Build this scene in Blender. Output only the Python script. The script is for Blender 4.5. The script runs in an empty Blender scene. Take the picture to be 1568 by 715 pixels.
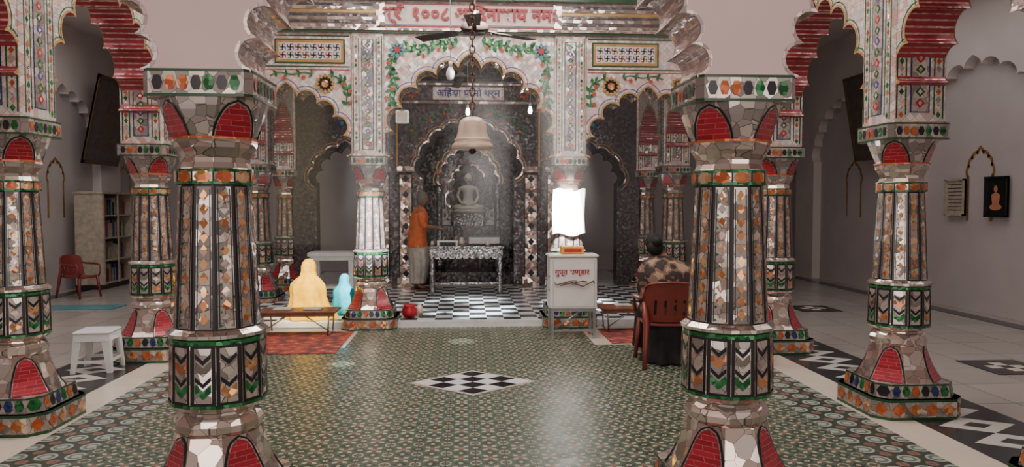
import bpy, math, random
from math import sin, cos, pi, sqrt, radians, exp
from mathutils import Vector, Matrix
random.seed(5)
SC = bpy.context.scene.collection

# ------------------------------------------------------------------ materials
class NT:
    def __init__(s, name):
        s.mat = bpy.data.materials.new(name); s.mat.use_nodes = True
        s.t = s.mat.node_tree; s.t.nodes.clear()
        s.out = s.t.nodes.new('ShaderNodeOutputMaterial')
        s.b = s.t.nodes.new('ShaderNodeBsdfPrincipled')
        s.t.links.new(s.b.outputs[0], s.out.inputs[0])
    def n(s, typ, **kw):
        nd = s.t.nodes.new(typ)
        for k, v in kw.items(): setattr(nd, k, v)
        return nd
    def put(s, sock, v):
        if isinstance(v, bpy.types.NodeSocket): s.t.links.new(v, sock)
        else: sock.default_value = v
    def m(s, op, a, b=None, c=None):
        nd = s.n('ShaderNodeMath', operation=op)
        s.put(nd.inputs[0], a)
        if b is not None: s.put(nd.inputs[1], b)
        if c is not None: s.put(nd.inputs[2], c)
        return nd.outputs[0]
    def mix(s, f, a, b):
        nd = s.n('ShaderNodeMix', data_type='RGBA')
        s.put(nd.inputs[0], f); s.put(nd.inputs[6], C(a) if isinstance(a, tuple) else a)
        s.put(nd.inputs[7], C(b) if isinstance(b, tuple) else b)
        return nd.outputs[2]
    def obj(s):
        return s.n('ShaderNodeTexCoord').outputs['Object']
    def xyz(s, v):
        nd = s.n('ShaderNodeSeparateXYZ'); s.put(nd.inputs[0], v); return nd.outputs
    def noise(s, scale, v=None, det=3):
        nd = s.n('ShaderNodeTexNoise'); nd.inputs['Scale'].default_value = scale
        nd.inputs['Detail'].default_value = det
        s.put(nd.inputs['Vector'], v if v is not None else s.obj())
        return nd.outputs[0]
    def ramp(s, f, stops, interp='LINEAR'):
        nd = s.n('ShaderNodeValToRGB'); cr = nd.color_ramp; cr.interpolation = interp
        while len(cr.elements) > 1: cr.elements.remove(cr.elements[-1])
        cr.elements[0].position = stops[0][0]; cr.elements[0].color = C(stops[0][1])
        for p, c in stops[1:]:
            e = cr.elements.new(p); e.color = C(c)
        s.put(nd.inputs[0], f); return nd.outputs[0]
    def fin(s, col, rough=.5, metal=0., spec=None, normal=None):
        s.put(s.b.inputs['Base Color'], C(col) if isinstance(col, tuple) else col)
        s.put(s.b.inputs['Roughness'], rough); s.put(s.b.inputs['Metallic'], metal)
        if normal is not None: s.put(s.b.inputs['Normal'], normal)
        return s.mat
    def bump(s, h, strength=.3, dist=.01):
        nd = s.n('ShaderNodeBump'); nd.inputs['Strength'].default_value = strength
        nd.inputs['Distance'].default_value = dist; s.put(nd.inputs['Height'], h)
        return nd.outputs[0]
def C(c): return (c[0], c[1], c[2], 1.) if len(c) == 3 else c

def plain(name, col, rough=.5, metal=0., var=.12, scale=9., bump=0.):
    t = NT(name); nz = t.noise(scale)
    c2 = tuple(max(0, x * (1 - 2.2 * var)) for x in col)
    c = t.ramp(nz, [(.3, c2), (.7, col)])
    nm = t.bump(nz, bump) if bump else None
    return t.fin(c, rough, metal, normal=nm)
def emis(name, col, st):
    t = NT(name); t.put(t.b.inputs['Emission Color'], C(col)); t.b.inputs['Emission Strength'].default_value = st
    return t.fin(col)
def mosaic(name, cols, scale=20, rnd=0., rot=(0, 0, 0), metal=.5, rough=.2, edge=.06, ecol=(.25, .22, .22), tilt=.25, off=(.013, .017, .011)):
    t = NT(name)
    mp = t.n('ShaderNodeMapping'); t.put(mp.inputs[0], t.obj())
    mp.inputs['Rotation'].default_value = rot; mp.inputs['Location'].default_value = off
    def vor(f):
        v = t.n('ShaderNodeTexVoronoi', feature=f); v.inputs['Scale'].default_value = scale
        v.inputs['Randomness'].default_value = rnd; t.put(v.inputs['Vector'], mp.outputs[0]); return v
    a = vor('F1'); e = vor('DISTANCE_TO_EDGE')
    sp = t.n('ShaderNodeSeparateColor'); t.put(sp.inputs[0], a.outputs['Color'])
    n = len(cols)
    c = t.ramp(sp.outputs[0], [(i / n, cols[i]) for i in range(n)], 'CONSTANT')
    k = t.m('LESS_THAN', e.outputs['Distance'], edge)
    c = t.mix(k, c, ecol)
    g = t.n('ShaderNodeNewGeometry')
    vs = t.n('ShaderNodeVectorMath', operation='SUBTRACT'); t.put(vs.inputs[0], a.outputs['Color']); vs.inputs[1].default_value = (.5, .5, .5)
    vm = t.n('ShaderNodeVectorMath', operation='SCALE'); t.put(vm.inputs[0], vs.outputs[0]); vm.inputs['Scale'].default_value = tilt
    va = t.n('ShaderNodeVectorMath', operation='ADD'); t.put(va.inputs[0], vm.outputs[0]); t.put(va.inputs[1], g.outputs['Normal'])
    vn = t.n('ShaderNodeVectorMath', operation='NORMALIZE'); t.put(vn.inputs[0], va.outputs[0])
    return t.fin(c, rough, metal, normal=vn.outputs[0])

R45 = (0, radians(45), 0)
M = {}
M['silver'] = mosaic('mirror_silver', [(.68, .56, .5), (.76, .66, .6), (.5, .42, .38), (.87, .77, .7), (.68, .53, .47)], 13, .75, metal=.85, rough=.12, edge=.014, ecol=(.22, .17, .15), tilt=.25)
M['white'] = mosaic('mirror_white', [(.5, .43, .4), (.4, .34, .32), (.6, .53, .48), (.33, .29, .27), (.67, .59, .53)], 18, .6, metal=.6, rough=.18, edge=.02, ecol=(.16, .14, .13), tilt=.26)
M['soffit'] = mosaic('arch_edge_mosaic', [(.62, .5, .48), (.5, .36, .36), (.7, .6, .56), (.45, .4, .4)], 26, .2, metal=.45, rough=.25, edge=.03, ecol=(.25, .17, .17), tilt=.2)
M['gold'] = mosaic('mirror_gold', [(.66, .27, .1), (.82, .46, .22), (.48, .17, .07), (.75, .37, .17), (.72, .5, .36)], 30, .6, metal=.6, rough=.18, edge=0., tilt=.45)
M['pinkm'] = mosaic('mirror_pink', [(.72, .48, .42), (.78, .6, .53), (.62, .37, .33)], 30, .6, metal=.6, rough=.2, edge=0., tilt=.45)
M['green'] = mosaic('mirror_green', [(.02, .15, .04), (.03, .22, .07), (.01, .09, .03)], 40, .6, metal=.3, rough=.2, edge=0., tilt=.3)
M['blue'] = mosaic('mirror_blue', [(.02, .035, .12), (.03, .05, .18)], 40, .6, metal=.3, rough=.2, edge=0., tilt=.3)
M['orange'] = mosaic('mirror_orange', [(.45, .1, .035), (.55, .15, .05)], 40, .6, metal=.3, rough=.25, edge=0., tilt=.3)
M['black'] = plain('black_glass', (.02, .018, .022), .2)
M['dgreen'] = plain('dark_green_glass', (.02, .08, .03), .2)
def redtile():
    t = NT('red_tile'); br = t.n('ShaderNodeTexBrick')
    mp = t.n('ShaderNodeMapping'); t.put(mp.inputs[0], t.obj()); mp.inputs['Rotation'].default_value = (radians(90), 0, 0)
    t.put(br.inputs['Vector'], mp.outputs[0])
    br.inputs['Color1'].default_value = (.42, .025, .045, 1); br.inputs['Color2'].default_value = (.28, .016, .03, 1)
    br.inputs['Mortar'].default_value = (.45, .16, .15, 1); br.inputs['Scale'].default_value = 1
    br.inputs['Brick Width'].default_value = .08; br.inputs['Row Height'].default_value = .024; br.inputs['Mortar Size'].default_value = .001
    return t.fin(br.outputs[0], .22, .1)
M['red'] = redtile()
M['redstripe'] = plain('red_stripe_glass', (.42, .045, .07), .25, .15)
M['facade'] = mosaic('facade_mosaic', [(.8, .7, .64), (.66, .43, .4), (.8, .74, .7), (.58, .54, .55), (.8, .56, .5), (.7, .69, .64)], 21, 0, R45, metal=.35, rough=.3, edge=.03, ecol=(.4, .29, .27), tilt=.22)
M['pale'] = plain('pale_pink_tile', (.8, .64, .58), .35, .1, var=.06, scale=20)
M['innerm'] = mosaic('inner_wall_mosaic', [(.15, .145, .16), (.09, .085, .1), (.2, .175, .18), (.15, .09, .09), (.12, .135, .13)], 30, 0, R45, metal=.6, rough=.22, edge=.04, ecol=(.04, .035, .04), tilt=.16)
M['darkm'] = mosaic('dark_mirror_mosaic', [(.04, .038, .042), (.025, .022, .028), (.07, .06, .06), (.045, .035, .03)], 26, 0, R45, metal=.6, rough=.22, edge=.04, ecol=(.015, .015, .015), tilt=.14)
M['pink'] = plain('pink_plaster', (.76, .57, .56), .7, var=.03, scale=3)
M['wall'] = plain('mauve_wall_paint', (.55, .495, .49), .75, var=.06, scale=1.5)
M['wall2'] = plain('pale_wall_paint', (.68, .61, .59), .75, var=.05, scale=1.5)
M['ceil'] = plain('ceiling_paint', (.66, .59, .57), .8, var=.04, scale=2)
M['goldt'] = plain('gold_trim', (.6, .35, .12), .3, .5)
M['redp'] = plain('red_letter_paint', (.45, .012, .025), .35)
M['bluep'] = plain('blue_letter_paint', (.04, .06, .3), .35)
M['skin'] = plain('skin', (.28, .14, .085), .5, var=.05, scale=14)
M['hair'] = plain('black_hair', (.01, .008, .008), .8, var=.3, scale=60)
M['greyhair'] = plain('grey_hair', (.25, .22, .2), .8, var=.2, scale=60)
M['eyew'] = plain('eye_white', (.7, .68, .65), .3)
M['lip'] = plain('lips', (.3, .1, .08), .5)
M['saffron'] = plain('saffron_cloth', (.8, .17, .03), .8, var=.12, scale=12, bump=.3)
M['yellowc'] = plain('yellow_orange_cloth', (1, .56, .0), .85, var=.16, scale=9, bump=.4)
M['teal'] = plain('teal_cloth', (.0, .3, .38), .8, var=.12, scale=12, bump=.3)
M['cream'] = plain('cream_cloth', (.6, .54, .48), .85, var=.15, scale=10, bump=.3)
M['blackc'] = plain('black_cloth', (.02, .018, .02), .85, var=.2, scale=10, bump=.3)
M['chair'] = plain('maroon_plastic', (.2, .035, .028), .35, var=.05)
M['chair2'] = plain('red_plastic', (.22, .035, .035), .35, var=.05)
M['wplastic'] = plain('white_plastic', (.72, .72, .72), .35, var=.03)
M['wpaint'] = plain('white_enamel', (.8, .76, .74), .35, var=.06, scale=4)
M['metal'] = plain('grey_steel', (.35, .35, .36), .35, .8)
M['wood'] = plain('brown_wood', (.22, .09, .05), .45, var=.2, scale=7)
M['dark'] = plain('dark_brown_metal', (.05, .035, .03), .4, .4)
M['brass'] = plain('aged_bell_metal', (.82, .64, .52), .4, .3, var=.1, scale=6)
M['rust'] = plain('rusty_chain', (.2, .1, .07), .5, .7)
M['marble'] = plain('white_marble', (.72, .72, .72), .3, var=.08, scale=8)
M['idolm'] = plain('idol_marble', (.75, .72, .68), .35, var=.06, scale=8)
M['silverw'] = mosaic('carved_silver', [(.5, .5, .5), (.62, .61, .6), (.35, .35, .36), (.7, .68, .66)], 45, .9, metal=.9, rough=.3, edge=.08, ecol=(.12, .11, .11), tilt=.7)
M['paper'] = plain('white_sheet', (.95, .95, .95), .7, var=.02)
M['beige'] = plain('beige_board', (.5, .44, .35), .5, var=.15, scale=14)
M['yellowb'] = plain('yellow_box', (.75, .4, .05), .5)
M['grid'] = plain('panel_teal', (.1, .3, .34), .3)

def leopard():
    t = NT('leopard_print_cloth')
    v = t.n('ShaderNodeTexVoronoi'); v.inputs['Scale'].default_value = 13
    t.put(v.inputs['Vector'], t.obj()); nz = t.noise(6)
    d = t.m('ADD', v.outputs['Distance'], t.m('MULTIPLY', t.m('SUBTRACT', nz, .5), 1.3))
    c = t.ramp(d, [(0, (.12, .055, .035)), (.25, (.02, .01, .008)), (.62, (.16, .085, .055)), (.84, (.3, .2, .13))], 'CONSTANT')
    return t.fin(c, .75, normal=t.bump(t.noise(11), .5, .02))
M['leopard'] = leopard()

def greentile(name, border=False):
    t = NT(name); X, Y, Z = t.xyz(t.obj())
    T = .18
    def fr(s): return t.m('ABSOLUTE', t.m('SUBTRACT', t.m('FRACT', t.m('ADD', t.m('DIVIDE', s, T), 50.)), .5))
    u, v = fr(X), fr(Y)
    d1 = t.m('ADD', u, v); mx = t.m('MAXIMUM', u, v); mn = t.m('MINIMUM', u, v)
    r = t.m('SQRT', t.m('ADD', t.m('MULTIPLY', u, u), t.m('MULTIPLY', v, v)))
    uc, vc = t.m('SUBTRACT', .5, u), t.m('SUBTRACT', .5, v)
    rc = t.m('SQRT', t.m('ADD', t.m('MULTIPLY', uc, uc), t.m('MULTIPLY', vc, vc)))
    dark = (.018, .036, .022); mid = (.055, .09, .055); cream = (.44, .38, .29); rose = (.24, .11, .08)
    col = t.mix(t.m('GREATER_THAN', t.m('SUBTRACT', mx, mn), .25), mid, dark)
    if border:
        col = t.mix(t.m('LESS_THAN', r, .36), dark, (.38, .39, .36))
        col = t.mix(t.m('LESS_THAN', r, .27), col, (.08, .15, .12))
        col = t.mix(t.m('LESS_THAN', r, .16), col, (.38, .37, .32))
        col = t.mix(t.m('LESS_THAN', rc, .2), col, rose)
    else:
        pet = t.m('ABSOLUTE', t.m('SUBTRACT', u, v))
        k = t.m('MULTIPLY', t.m('LESS_THAN', t.m('ADD', pet, t.m('MULTIPLY', t.m('ABSOLUTE', t.m('SUBTRACT', r, .23)), .9)), .12), 1.)
        col = t.mix(k, col, cream)
        col = t.mix(t.m('LESS_THAN', d1, .13), col, rose)
        col = t.mix(t.m('LESS_THAN', rc, .2), col, cream)
        col = t.mix(t.m('LESS_THAN', rc, .15), col, mid)
        col = t.mix(t.m('LESS_THAN', rc, .07), col, rose)
        ke = t.m('LESS_THAN', t.m('ADD', t.m('SUBTRACT', .5, mx), mn), .11)
        col = t.mix(ke, col, cream)
    col = t.mix(t.m('GREATER_THAN', mx, .486), col, (.015, .02, .015))
    nz = t.noise(1.6)
    col = t.mix(t.m('MULTIPLY', nz, .14), col, (.16, .16, .13))
    rr = t.ramp(t.noise(5), [(.3, (.3, .3, .3)), (.7, (.46, .46, .46))])
    return t.fin(col, rr, 0.)
M['gtile'] = greentile('green_encaustic_tile'); M['gborder'] = greentile('border_encaustic_tile', True)
def checker(name, sz, c1, c2, rot=0, rough=.15):
    t = NT(name); ck = t.n('ShaderNodeTexChecker'); mp = t.n('ShaderNodeMapping')
    t.put(mp.inputs[0], t.obj()); mp.inputs['Rotation'].default_value = (0, 0, rot); mp.inputs['Location'].default_value = (.01, .01, .37)
    t.put(ck.inputs[0], mp.outputs[0]); ck.inputs['Scale'].default_value = 1 / sz
    ck.inputs[1].default_value = C(c1); ck.inputs[2].default_value = C(c2)
    return t.fin(ck.outputs[0], rough)
M['check'] = checker('black_white_checker_marble', .22, (.62, .65, .68), (.03, .04, .045), rough=.25)
def bandmat(name, c0):
    t = NT(name); X, Y, Z = t.xyz(t.obj())
    w = t.m('DIVIDE', t.m('ABSOLUTE', t.m('SUBTRACT', t.m('ABSOLUTE', X), c0)), .37)
    s = t.m('MULTIPLY', t.m('ABSOLUTE', t.m('SUBTRACT', t.m('FRACT', t.m('ADD', t.m('DIVIDE', Y, .36), 20.)), .5)), 2.)
    w2 = t.m('DIVIDE', w, .75)
    a = t.m('GREATER_THAN', t.m('ADD', s, w2), 1.)
    b = t.m('LESS_THAN', t.m('ADD', s, w2), .4)
    col = t.mix(t.m('MAXIMUM', a, b), (.6, .56, .52), (.03, .03, .033))
    col = t.mix(t.m('GREATER_THAN', w, .75), col, (.03, .03, .033))
    return t.fin(col, .2)
M['band'] = bandmat('black_white_inlay_band', 3.5)
def marblefloor():
    t = NT('grey_marble_tiles'); br = t.n('ShaderNodeTexBrick'); t.put(br.inputs['Vector'], t.obj())
    br.offset = 0
    br.inputs['Color1'].default_value = (.36, .32, .3, 1); br.inputs['Color2'].default_value = (.28, .26, .24, 1)
    br.inputs['Mortar'].default_value = (.12, .11, .11, 1); br.inputs['Scale'].default_value = 1
    br.inputs['Brick Width'].default_value = .6; br.inputs['Row Height'].default_value = .6; br.inputs['Mortar Size'].default_value = .006
    nz = t.noise(2.5, det=8)
    c = t.mix(t.m('MULTIPLY', nz, .45), br.outputs[0], (.46, .42, .38))
    return t.fin(c, .22)
M['mfloor'] = marblefloor()
M['creamfl'] = plain('cream_marble_floor', (.74, .64, .53), .2, var=.06, scale=2)
def rug():
    t = NT('red_patterned_rug'); v = t.n('ShaderNodeTexVoronoi'); v.inputs['Scale'].default_value = 9; t.put(v.inputs['Vector'], t.obj())
    c = t.ramp(v.outputs['Distance'], [(0, (.5, .3, .15)), (.15, (.42, .08, .05)), (.45, (.3, .05, .04)), (.62, (.14, .05, .05))], 'CONSTANT')
    return t.fin(c, .9, normal=t.bump(t.noise(200), .4))
M['rug'] = rug()
# ------------------------------------------------------------------ mesh builder
class MB:
    def __init__(s): s.v = []; s.f = []; s.m = []; s.sm = []; s.mats = []; s.M = Matrix.Identity(4)
    def mi(s, m):
        m = M[m] if isinstance(m, str) else m
        if m not in s.mats: s.mats.append(m)
        return s.mats.index(m)
    def add(s, pts):
        b = len(s.v); s.v += [tuple(s.M @ Vector(p)) for p in pts]; return b
    def fi(s, idx, m, sm=False): s.f.append(tuple(idx)); s.m.append(s.mi(m)); s.sm.append(sm)
    def face(s, pts, m, sm=False):
        b = s.add(pts); s.fi(range(b, b + len(pts)), m, sm)
    def box(s, x0, x1, y0, y1, z0, z1, m, bev=0.):
        if bev:
            rings = []
            for z, i in ((z0, bev), (z0 + bev, 0), (z1 - bev, 0), (z1, bev)):
                b = bev
                a0, a1, c0, c1 = x0 + i, x1 - i, y0 + i, y1 - i
                rings.append([(a0 + b, c0, z), (a1 - b, c0, z), (a1, c0 + b, z), (a1, c1 - b, z), (a1 - b, c1, z), (a0 + b, c1, z), (a0, c1 - b, z), (a0, c0 + b, z)])
            s.loft(rings, m, False); return
        b = s.add([(x0, y0, z0), (x1, y0, z0), (x1, y1, z0), (x0, y1, z0), (x0, y0, z1), (x1, y0, z1), (x1, y1, z1), (x0, y1, z1)])
        for q in ((3, 2, 1, 0), (4, 5, 6, 7), (0, 1, 5, 4), (1, 2, 6, 5), (2, 3, 7, 6), (3, 0, 4, 7)):
            s.fi([b + i for i in q], m)
    def loft(s, rings, m, sm=True, cap0=True, cap1=True):
        n = len(rings[0]); b = [s.add(r) for r in rings]
        for k in range(len(rings) - 1):
            mm = m[k] if isinstance(m, list) else m
            for i in range(n):
                j = (i + 1) % n
                s.fi((b[k] + i, b[k] + j, b[k + 1] + j, b[k + 1] + i), mm, sm)
        m0 = m[0] if isinstance(m, list) else m; m1 = m[-1] if isinstance(m, list) else m
        if cap0: s.fi([b[0] + i for i in range(n)][::-1], m0)
        if cap1: s.fi([b[-1] + i for i in range(n)], m1)
    def lathe(s, prof, m, n=20, c=(0, 0, 0), sm=True, ph=0., cap0=True, cap1=True):
        s.loft([[(c[0] + r * cos(2 * pi * i / n + ph), c[1] + r * sin(2 * pi * i / n + ph), c[2] + z) for i in range(n)] for z, r in prof], m, sm, cap0, cap1)
    def tube(s, path, r, m, n=8, closed=False):
        P = [Vector(p) for p in path]; rings = []
        N = len(P)
        for i, p in enumerate(P):
            a = P[(i - 1) % N] if (i > 0 or closed) else p
            c = P[(i + 1) % N] if (i < N - 1 or closed) else p
            d = (c - a).normalized()
            u = Vector((0, 0, 1)) if abs(d.z) < .9 else Vector((1, 0, 0))
            x = d.cross(u).normalized(); y = d.cross(x).normalized()
            rr = r[i] if isinstance(r, (list, tuple)) else r
            rings.append([tuple(p + x * rr * cos(2 * pi * k / n) + y * rr * sin(2 * pi * k / n)) for k in range(n)])
        if closed: rings.append(rings[0])
        s.loft(rings, m, True, not closed, not closed)
    def ball(s, c, r, m, n=14, fn=None):
        rx, ry, rz = r if isinstance(r, (tuple, list)) else (r, r, r)
        rings = []
        for k in range(1, n):
            th = pi * k / n - pi / 2
            ring = []
            for i in range(2 * n):
                a = pi * i / n
                x, y, z = cos(th) * cos(a), cos(th) * sin(a), sin(th)
                if fn: x, y, z = fn(x, y, z)
                ring.append((c[0] + rx * x, c[1] + ry * y, c[2] + rz * z))
            rings.append(ring)
        s.loft(rings, m, True)
    def deco(s, q, uv, m, off=.002):
        bl, br, tr, tl = [Vector(p) for p in q]
        nrm = (br - bl).cross(tl - bl).normalized()
        pts = []
        for u, v in uv:
            a = bl.lerp(br, u); b = tl.lerp(tr, u)
            pts.append(a.lerp(b, v) + nrm * off)
        s.face(pts, m)
    def rect(s, q, u0, u1, v0, v1, m, off=.002): s.deco(q, [(u0, v0), (u1, v0), (u1, v1), (u0, v1)], m, off)
    def obj(s, name, loc=(0, 0, 0), rot=(0, 0, 0), parent=None, mesh_only=False):
        me = bpy.data.meshes.new(name); me.from_pydata(s.v, [], s.f)
        for m in s.mats: me.materials.append(m)
        me.polygons.foreach_set('material_index', s.m); me.polygons.foreach_set('use_smooth', s.sm)
        me.update()
        if mesh_only: return me
        return place(name, me, loc, rot, parent)
def place(name, data, loc=(0, 0, 0), rot=(0, 0, 0), parent=None):
    o = bpy.data.objects.new(name, data); o.location = loc; o.rotation_euler = rot
    SC.objects.link(o)
    if parent: o.parent = parent
    return o
def empty(name, loc=(0, 0, 0), rot=(0, 0, 0)): return place(name, None, loc, rot)
def text(name, body, size, mat, loc, rot=(radians(90), 0, 0), parent=None, ext=.004, bold=.012):
    cu = bpy.data.curves.new(name, 'FONT'); cu.body = body; cu.size = size; cu.extrude = ext
    cu.align_x = 'CENTER'; cu.align_y = 'CENTER'; cu.offset = size * bold; cu.materials.append(M[mat])
    return place(name, cu, loc, rot, parent)

# ------------------------------------------------------------------ pillar
def oct_ring(a, c, z):
    return [(-a + c, -a, z), (a - c, -a, z), (a, -a + c, z), (a, a - c, z), (a - c, a, z), (-a + c, a, z), (-a, a - c, z), (-a, -a + c, z)]
def pgon(n, r, z, ph):
    return [(r * cos(2 * pi * i / n + ph), r * sin(2 * pi * i / n + ph), z) for i in range(n)]
def sides(r0, r1):
    n = len(r0)
    return [(r0[i], r0[(i + 1) % n], r1[(i + 1) % n], r1[i]) for i in range(n)]
def hexes(mb, q, L, H, cols, off=.003, start=0, fill=.86, sz=None):
    n = max(1, int(round(L / (H * 1.12)))); hv = .42; hu = .5 / n * fill
    for i in range(n):
        cu = (i + .5) / n
        pts = [(cu + hu * cos(pi * k / 3), .5 + hv * sin(pi * k / 3)) for k in range(6)]
        mb.deco(q, pts, cols[(i + start) % len(cols)], off)
def diamonds(mb, q, n, cols, u0=.2, u1=.8, off=.003, v0=0., v1=1., gap=.96):
    for i in range(n):
        a = v0 + (v1 - v0) * i / n; b = v0 + (v1 - v0) * (i + 1) / n; c = (a + b) / 2; h = (b - a) / 2 * gap; uc = (u0 + u1) / 2
        mb.deco(q, [(uc, c - h), (u1, c), (uc, c + h), (u0, c)], cols[i % len(cols)], off)
def petals(mb, levels, faces, up=True):
    n = len(levels) - 1
    def S(fi, u, v, off):
        k = min(n - 1, int(v * n)); t = v * n - k
        a0 = Vector(levels[k][fi]).lerp(Vector(levels[k + 1][fi]), t)
        b0 = Vector(levels[k][(fi + 1) % 8]).lerp(Vector(levels[k + 1][(fi + 1) % 8]), t)
        A = Vector(levels[k][fi]); B = Vector(levels[k][(fi + 1) % 8]); D = Vector(levels[k + 1][fi])
        nr = (B - A).cross(D - A).normalized()
        return a0.lerp(b0, u) + nr * off
    K = 10
    for fi in faces:
        for (sc, m, off, vb, vt) in ((1.04, 'black', .003, 0, .99), (.93, 'white', .0045, .0, .95), (.89, 'red', .006, 0.0, .91)):
            for k in range(K):
                va, vc = vb + (vt - vb) * k / K, vb + (vt - vb) * (k + 1) / K
                def w(v):
                    x = (v - vb) / (vt - vb); return .5 * sc * sqrt(max(0, 1 - x ** 2.6))
                wa, wc = w(va), w(vc)
                A, B = (va, vc) if up else (1 - va, 1 - vc)
                mb.face([S(fi, .5 - wa, A, off), S(fi, .5 + wa, A, off), S(fi, .5 + wc, B, off), S(fi, .5 - wc, B, off)], m)
def pillar_mesh():
    mb = MB(); ph = radians(15)
    p0, p1 = oct_ring(.335, .09, 0), oct_ring(.335, .09, .15)
    mb.loft([p0, p1], 'white', False)
    for k, q in enumerate(sides(p0, p1)):
        mb.rect(q, 0, 1, .0, .16, 'dgreen', .002); mb.rect(q, 0, 1, .88, 1, 'dgreen', .002)
        if k % 2 == 0:
            for i in range(4):
                c = (i + .5) / 4; mb.deco(q, [(c, .2), (c + .115, .52), (c, .84), (c - .115, .52)], ('orange', 'gold')[i % 2], .003)
        else: mb.deco(q, [(.5, .2), (.85, .52), (.5, .84), (.15, .52)], 'orange', .003)
    p0, p1 = oct_ring(.3, .08, .15), oct_ring(.285, .075, .25)
    mb.loft([oct_ring(.335, .09, .15), p0, p1], 'white', False)
    for k, q in enumerate(sides(p0, p1)):
        mb.rect(q, 0, 1, .88, 1, 'dgreen', .002)
        hexes(mb, q, .46 if k % 2 == 0 else .1, .07, ['blue', 'green', 'orange', 'black'], .003, k)
    lv = [oct_ring(a, a * f, z) for a, f, z in ((.275, .62, .25), (.25, .62, .29), (.225, .62, .34), (.205, .62, .40), (.188, .62, .46), (.18, .62, .50))]
    mb.loft(lv, 'silver', False); petals(mb, lv, (1, 3, 5, 7))
    P = [(.50, .185), (.52, .198), (.55, .2), (.575, .188), (.595, .17), (.605, .17), (.62, .2), (.64, .217)]
    mb.loft([pgon(12, r, z, ph) for z, r in P], 'silver', False)
    a, b = pgon(12, .217, .64, ph), pgon(12, .21, .94, ph)
    mb.loft([a, b], 'black', False)
    for k, q in enumerate(sides(a, b)):
        mb.rect(q, 0, 1, 0, .05, 'green', .003); mb.rect(q, 0, 1, .94, 1, 'green', .003)
        mb.rect(q, .16, .84, .09, .9, 'white', .002)
        mb.rect(q, -.02, .02, .06, .93, 'silver', .004)
        cs = (['gold', 'silver', 'green', 'black'], ['green', 'gold', 'silver', 'green'], ['green', 'silver', 'gold', 'black'])[k % 3]
        for i, c in enumerate([cs[0], 'black', cs[1], 'black']):
            v = .14 + i * .17; h = .13 if c != 'black' else .07
            mb.deco(q, [(.18, v + .11), (.5, v), (.82, v + .11), (.82, v + .11 + h), (.5, v + h), (.18, v + .11 + h)], c, .003 + .0002 * i)
    P = [(.94, .21), (.95, .225), (.965, .225), (.985, .198)]
    mb.loft([pgon(12, r, z, ph) for z, r in P], ['green', 'white', 'silver'], False)
    a, b = pgon(12, .192, .985, ph), pgon(12, .16, 1.635, ph)
    mb.loft([a, b], 'black', False)
    for k, q in enumerate(sides(a, b)):
        mb.rect(q, .12, .88, .01, .985, 'white', .0015)
        mb.rect(q, .17, .22, .02, .97, 'black', .0025); mb.rect(q, .78, .83, .02, .97, 'black', .0025)
        if k % 2 == 0: diamonds(mb, q, 10, ['gold', 'gold', 'gold'], .28, .72, .003, .03, .97, .9)
        else:
            diamonds(mb, q, 10, ['silver', 'gold', 'pinkm', 'gold'], .27, .73, .003, .03, .97, .8)
            for i in range(10):
                v = .03 + .94 * (i + .02) / 10
                mb.deco(q, [(.24, v - .012), (.36, v), (.24, v + .012)], 'green', .0035); mb.deco(q, [(.76, v - .012), (.76, v + .012), (.64, v)], 'gold', .0035)
    a, b = pgon(12, .176, 1.635, ph), pgon(12, .176, 1.705, ph)
    mb.loft([pgon(12, .16, 1.635, ph), a, b], 'black', False)
    for k, q in enumerate(sides(a, b)):
        mb.rect(q, 0, 1, 0, .18, 'green', .002); mb.rect(q, 0, 1, .82, 1, 'green', .002)
        mb.rect(q, .04, .96, .2, .8, 'white', .0015)
        hexes(mb, q, .06, .04, ['gold', 'orange'], .003, k)
    P = [(1.705, .176), (1.71, .162), (1.735, .152), (1.755, .155), (1.78, .167), (1.80, .182), (1.825, .187), (1.842, .192)]
    mb.loft([pgon(12, r, z, ph) for z, r in P], 'silver', False)
    mb.loft([pgon(12, .196, 1.836, ph), pgon(12, .196, 1.846, ph)], 'orange', False)
    lv = [oct_ring(a, a * f, z) for a, f, z in ((.176, .74, 1.842), (.184, .72, 1.87), (.196, .69, 1.91), (.21, .64, 1.96), (.223, .6, 2.012))]
    mb.loft(lv, 'white', False); petals(mb, lv, (1, 3, 5, 7))
    p0, p1 = oct_ring(.232, .03, 2.012), oct_ring(.232, .03, 2.13)
    mb.loft([p0, p1], 'white', False)
    for k, q in enumerate(sides(p0, p1)):
        mb.rect(q, 0, 1, 0, .1, 'dgreen', .002); mb.rect(q, 0, 1, .9, 1, 'dgreen', .002)
        if k % 2 == 0:
            q2 = (Vector(q[0]).lerp(Vector(q[1]), .03), Vector(q[0]).lerp(Vector(q[1]), .97), Vector(q[3]).lerp(Vector(q[2]), .97), Vector(q[3]).lerp(Vector(q[2]), .03))
            q3 = (Vector(q2[0]).lerp(Vector(q2[3]), .14), Vector(q2[1]).lerp(Vector(q2[2]), .14), Vector(q2[2]).lerp(Vector(q2[1]), .14), Vector(q2[3]).lerp(Vector(q2[0]), .14))
            hexes(mb, q3, .48, .062, ['black', 'orange', 'orange', 'black', 'green', 'black', 'green'], .003, k)
    return mb.obj('mosaic_pillar', mesh_only=True)
PM = pillar_mesh()
FX, SX = 1.24, 3.2
ROWS = [3.5, 5.33, 7.6, 9.3, 11.4, 13.2]
pp = [(-1.215, 3.5), (1.215, 3.5), (-FX, 9.3), (FX, 9.3)] + [(sx * SX, y) for y in ROWS for sx in (-1, 1)]
for x, y in pp: place('mosaic_pillar', PM, (x, y, 0))

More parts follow.
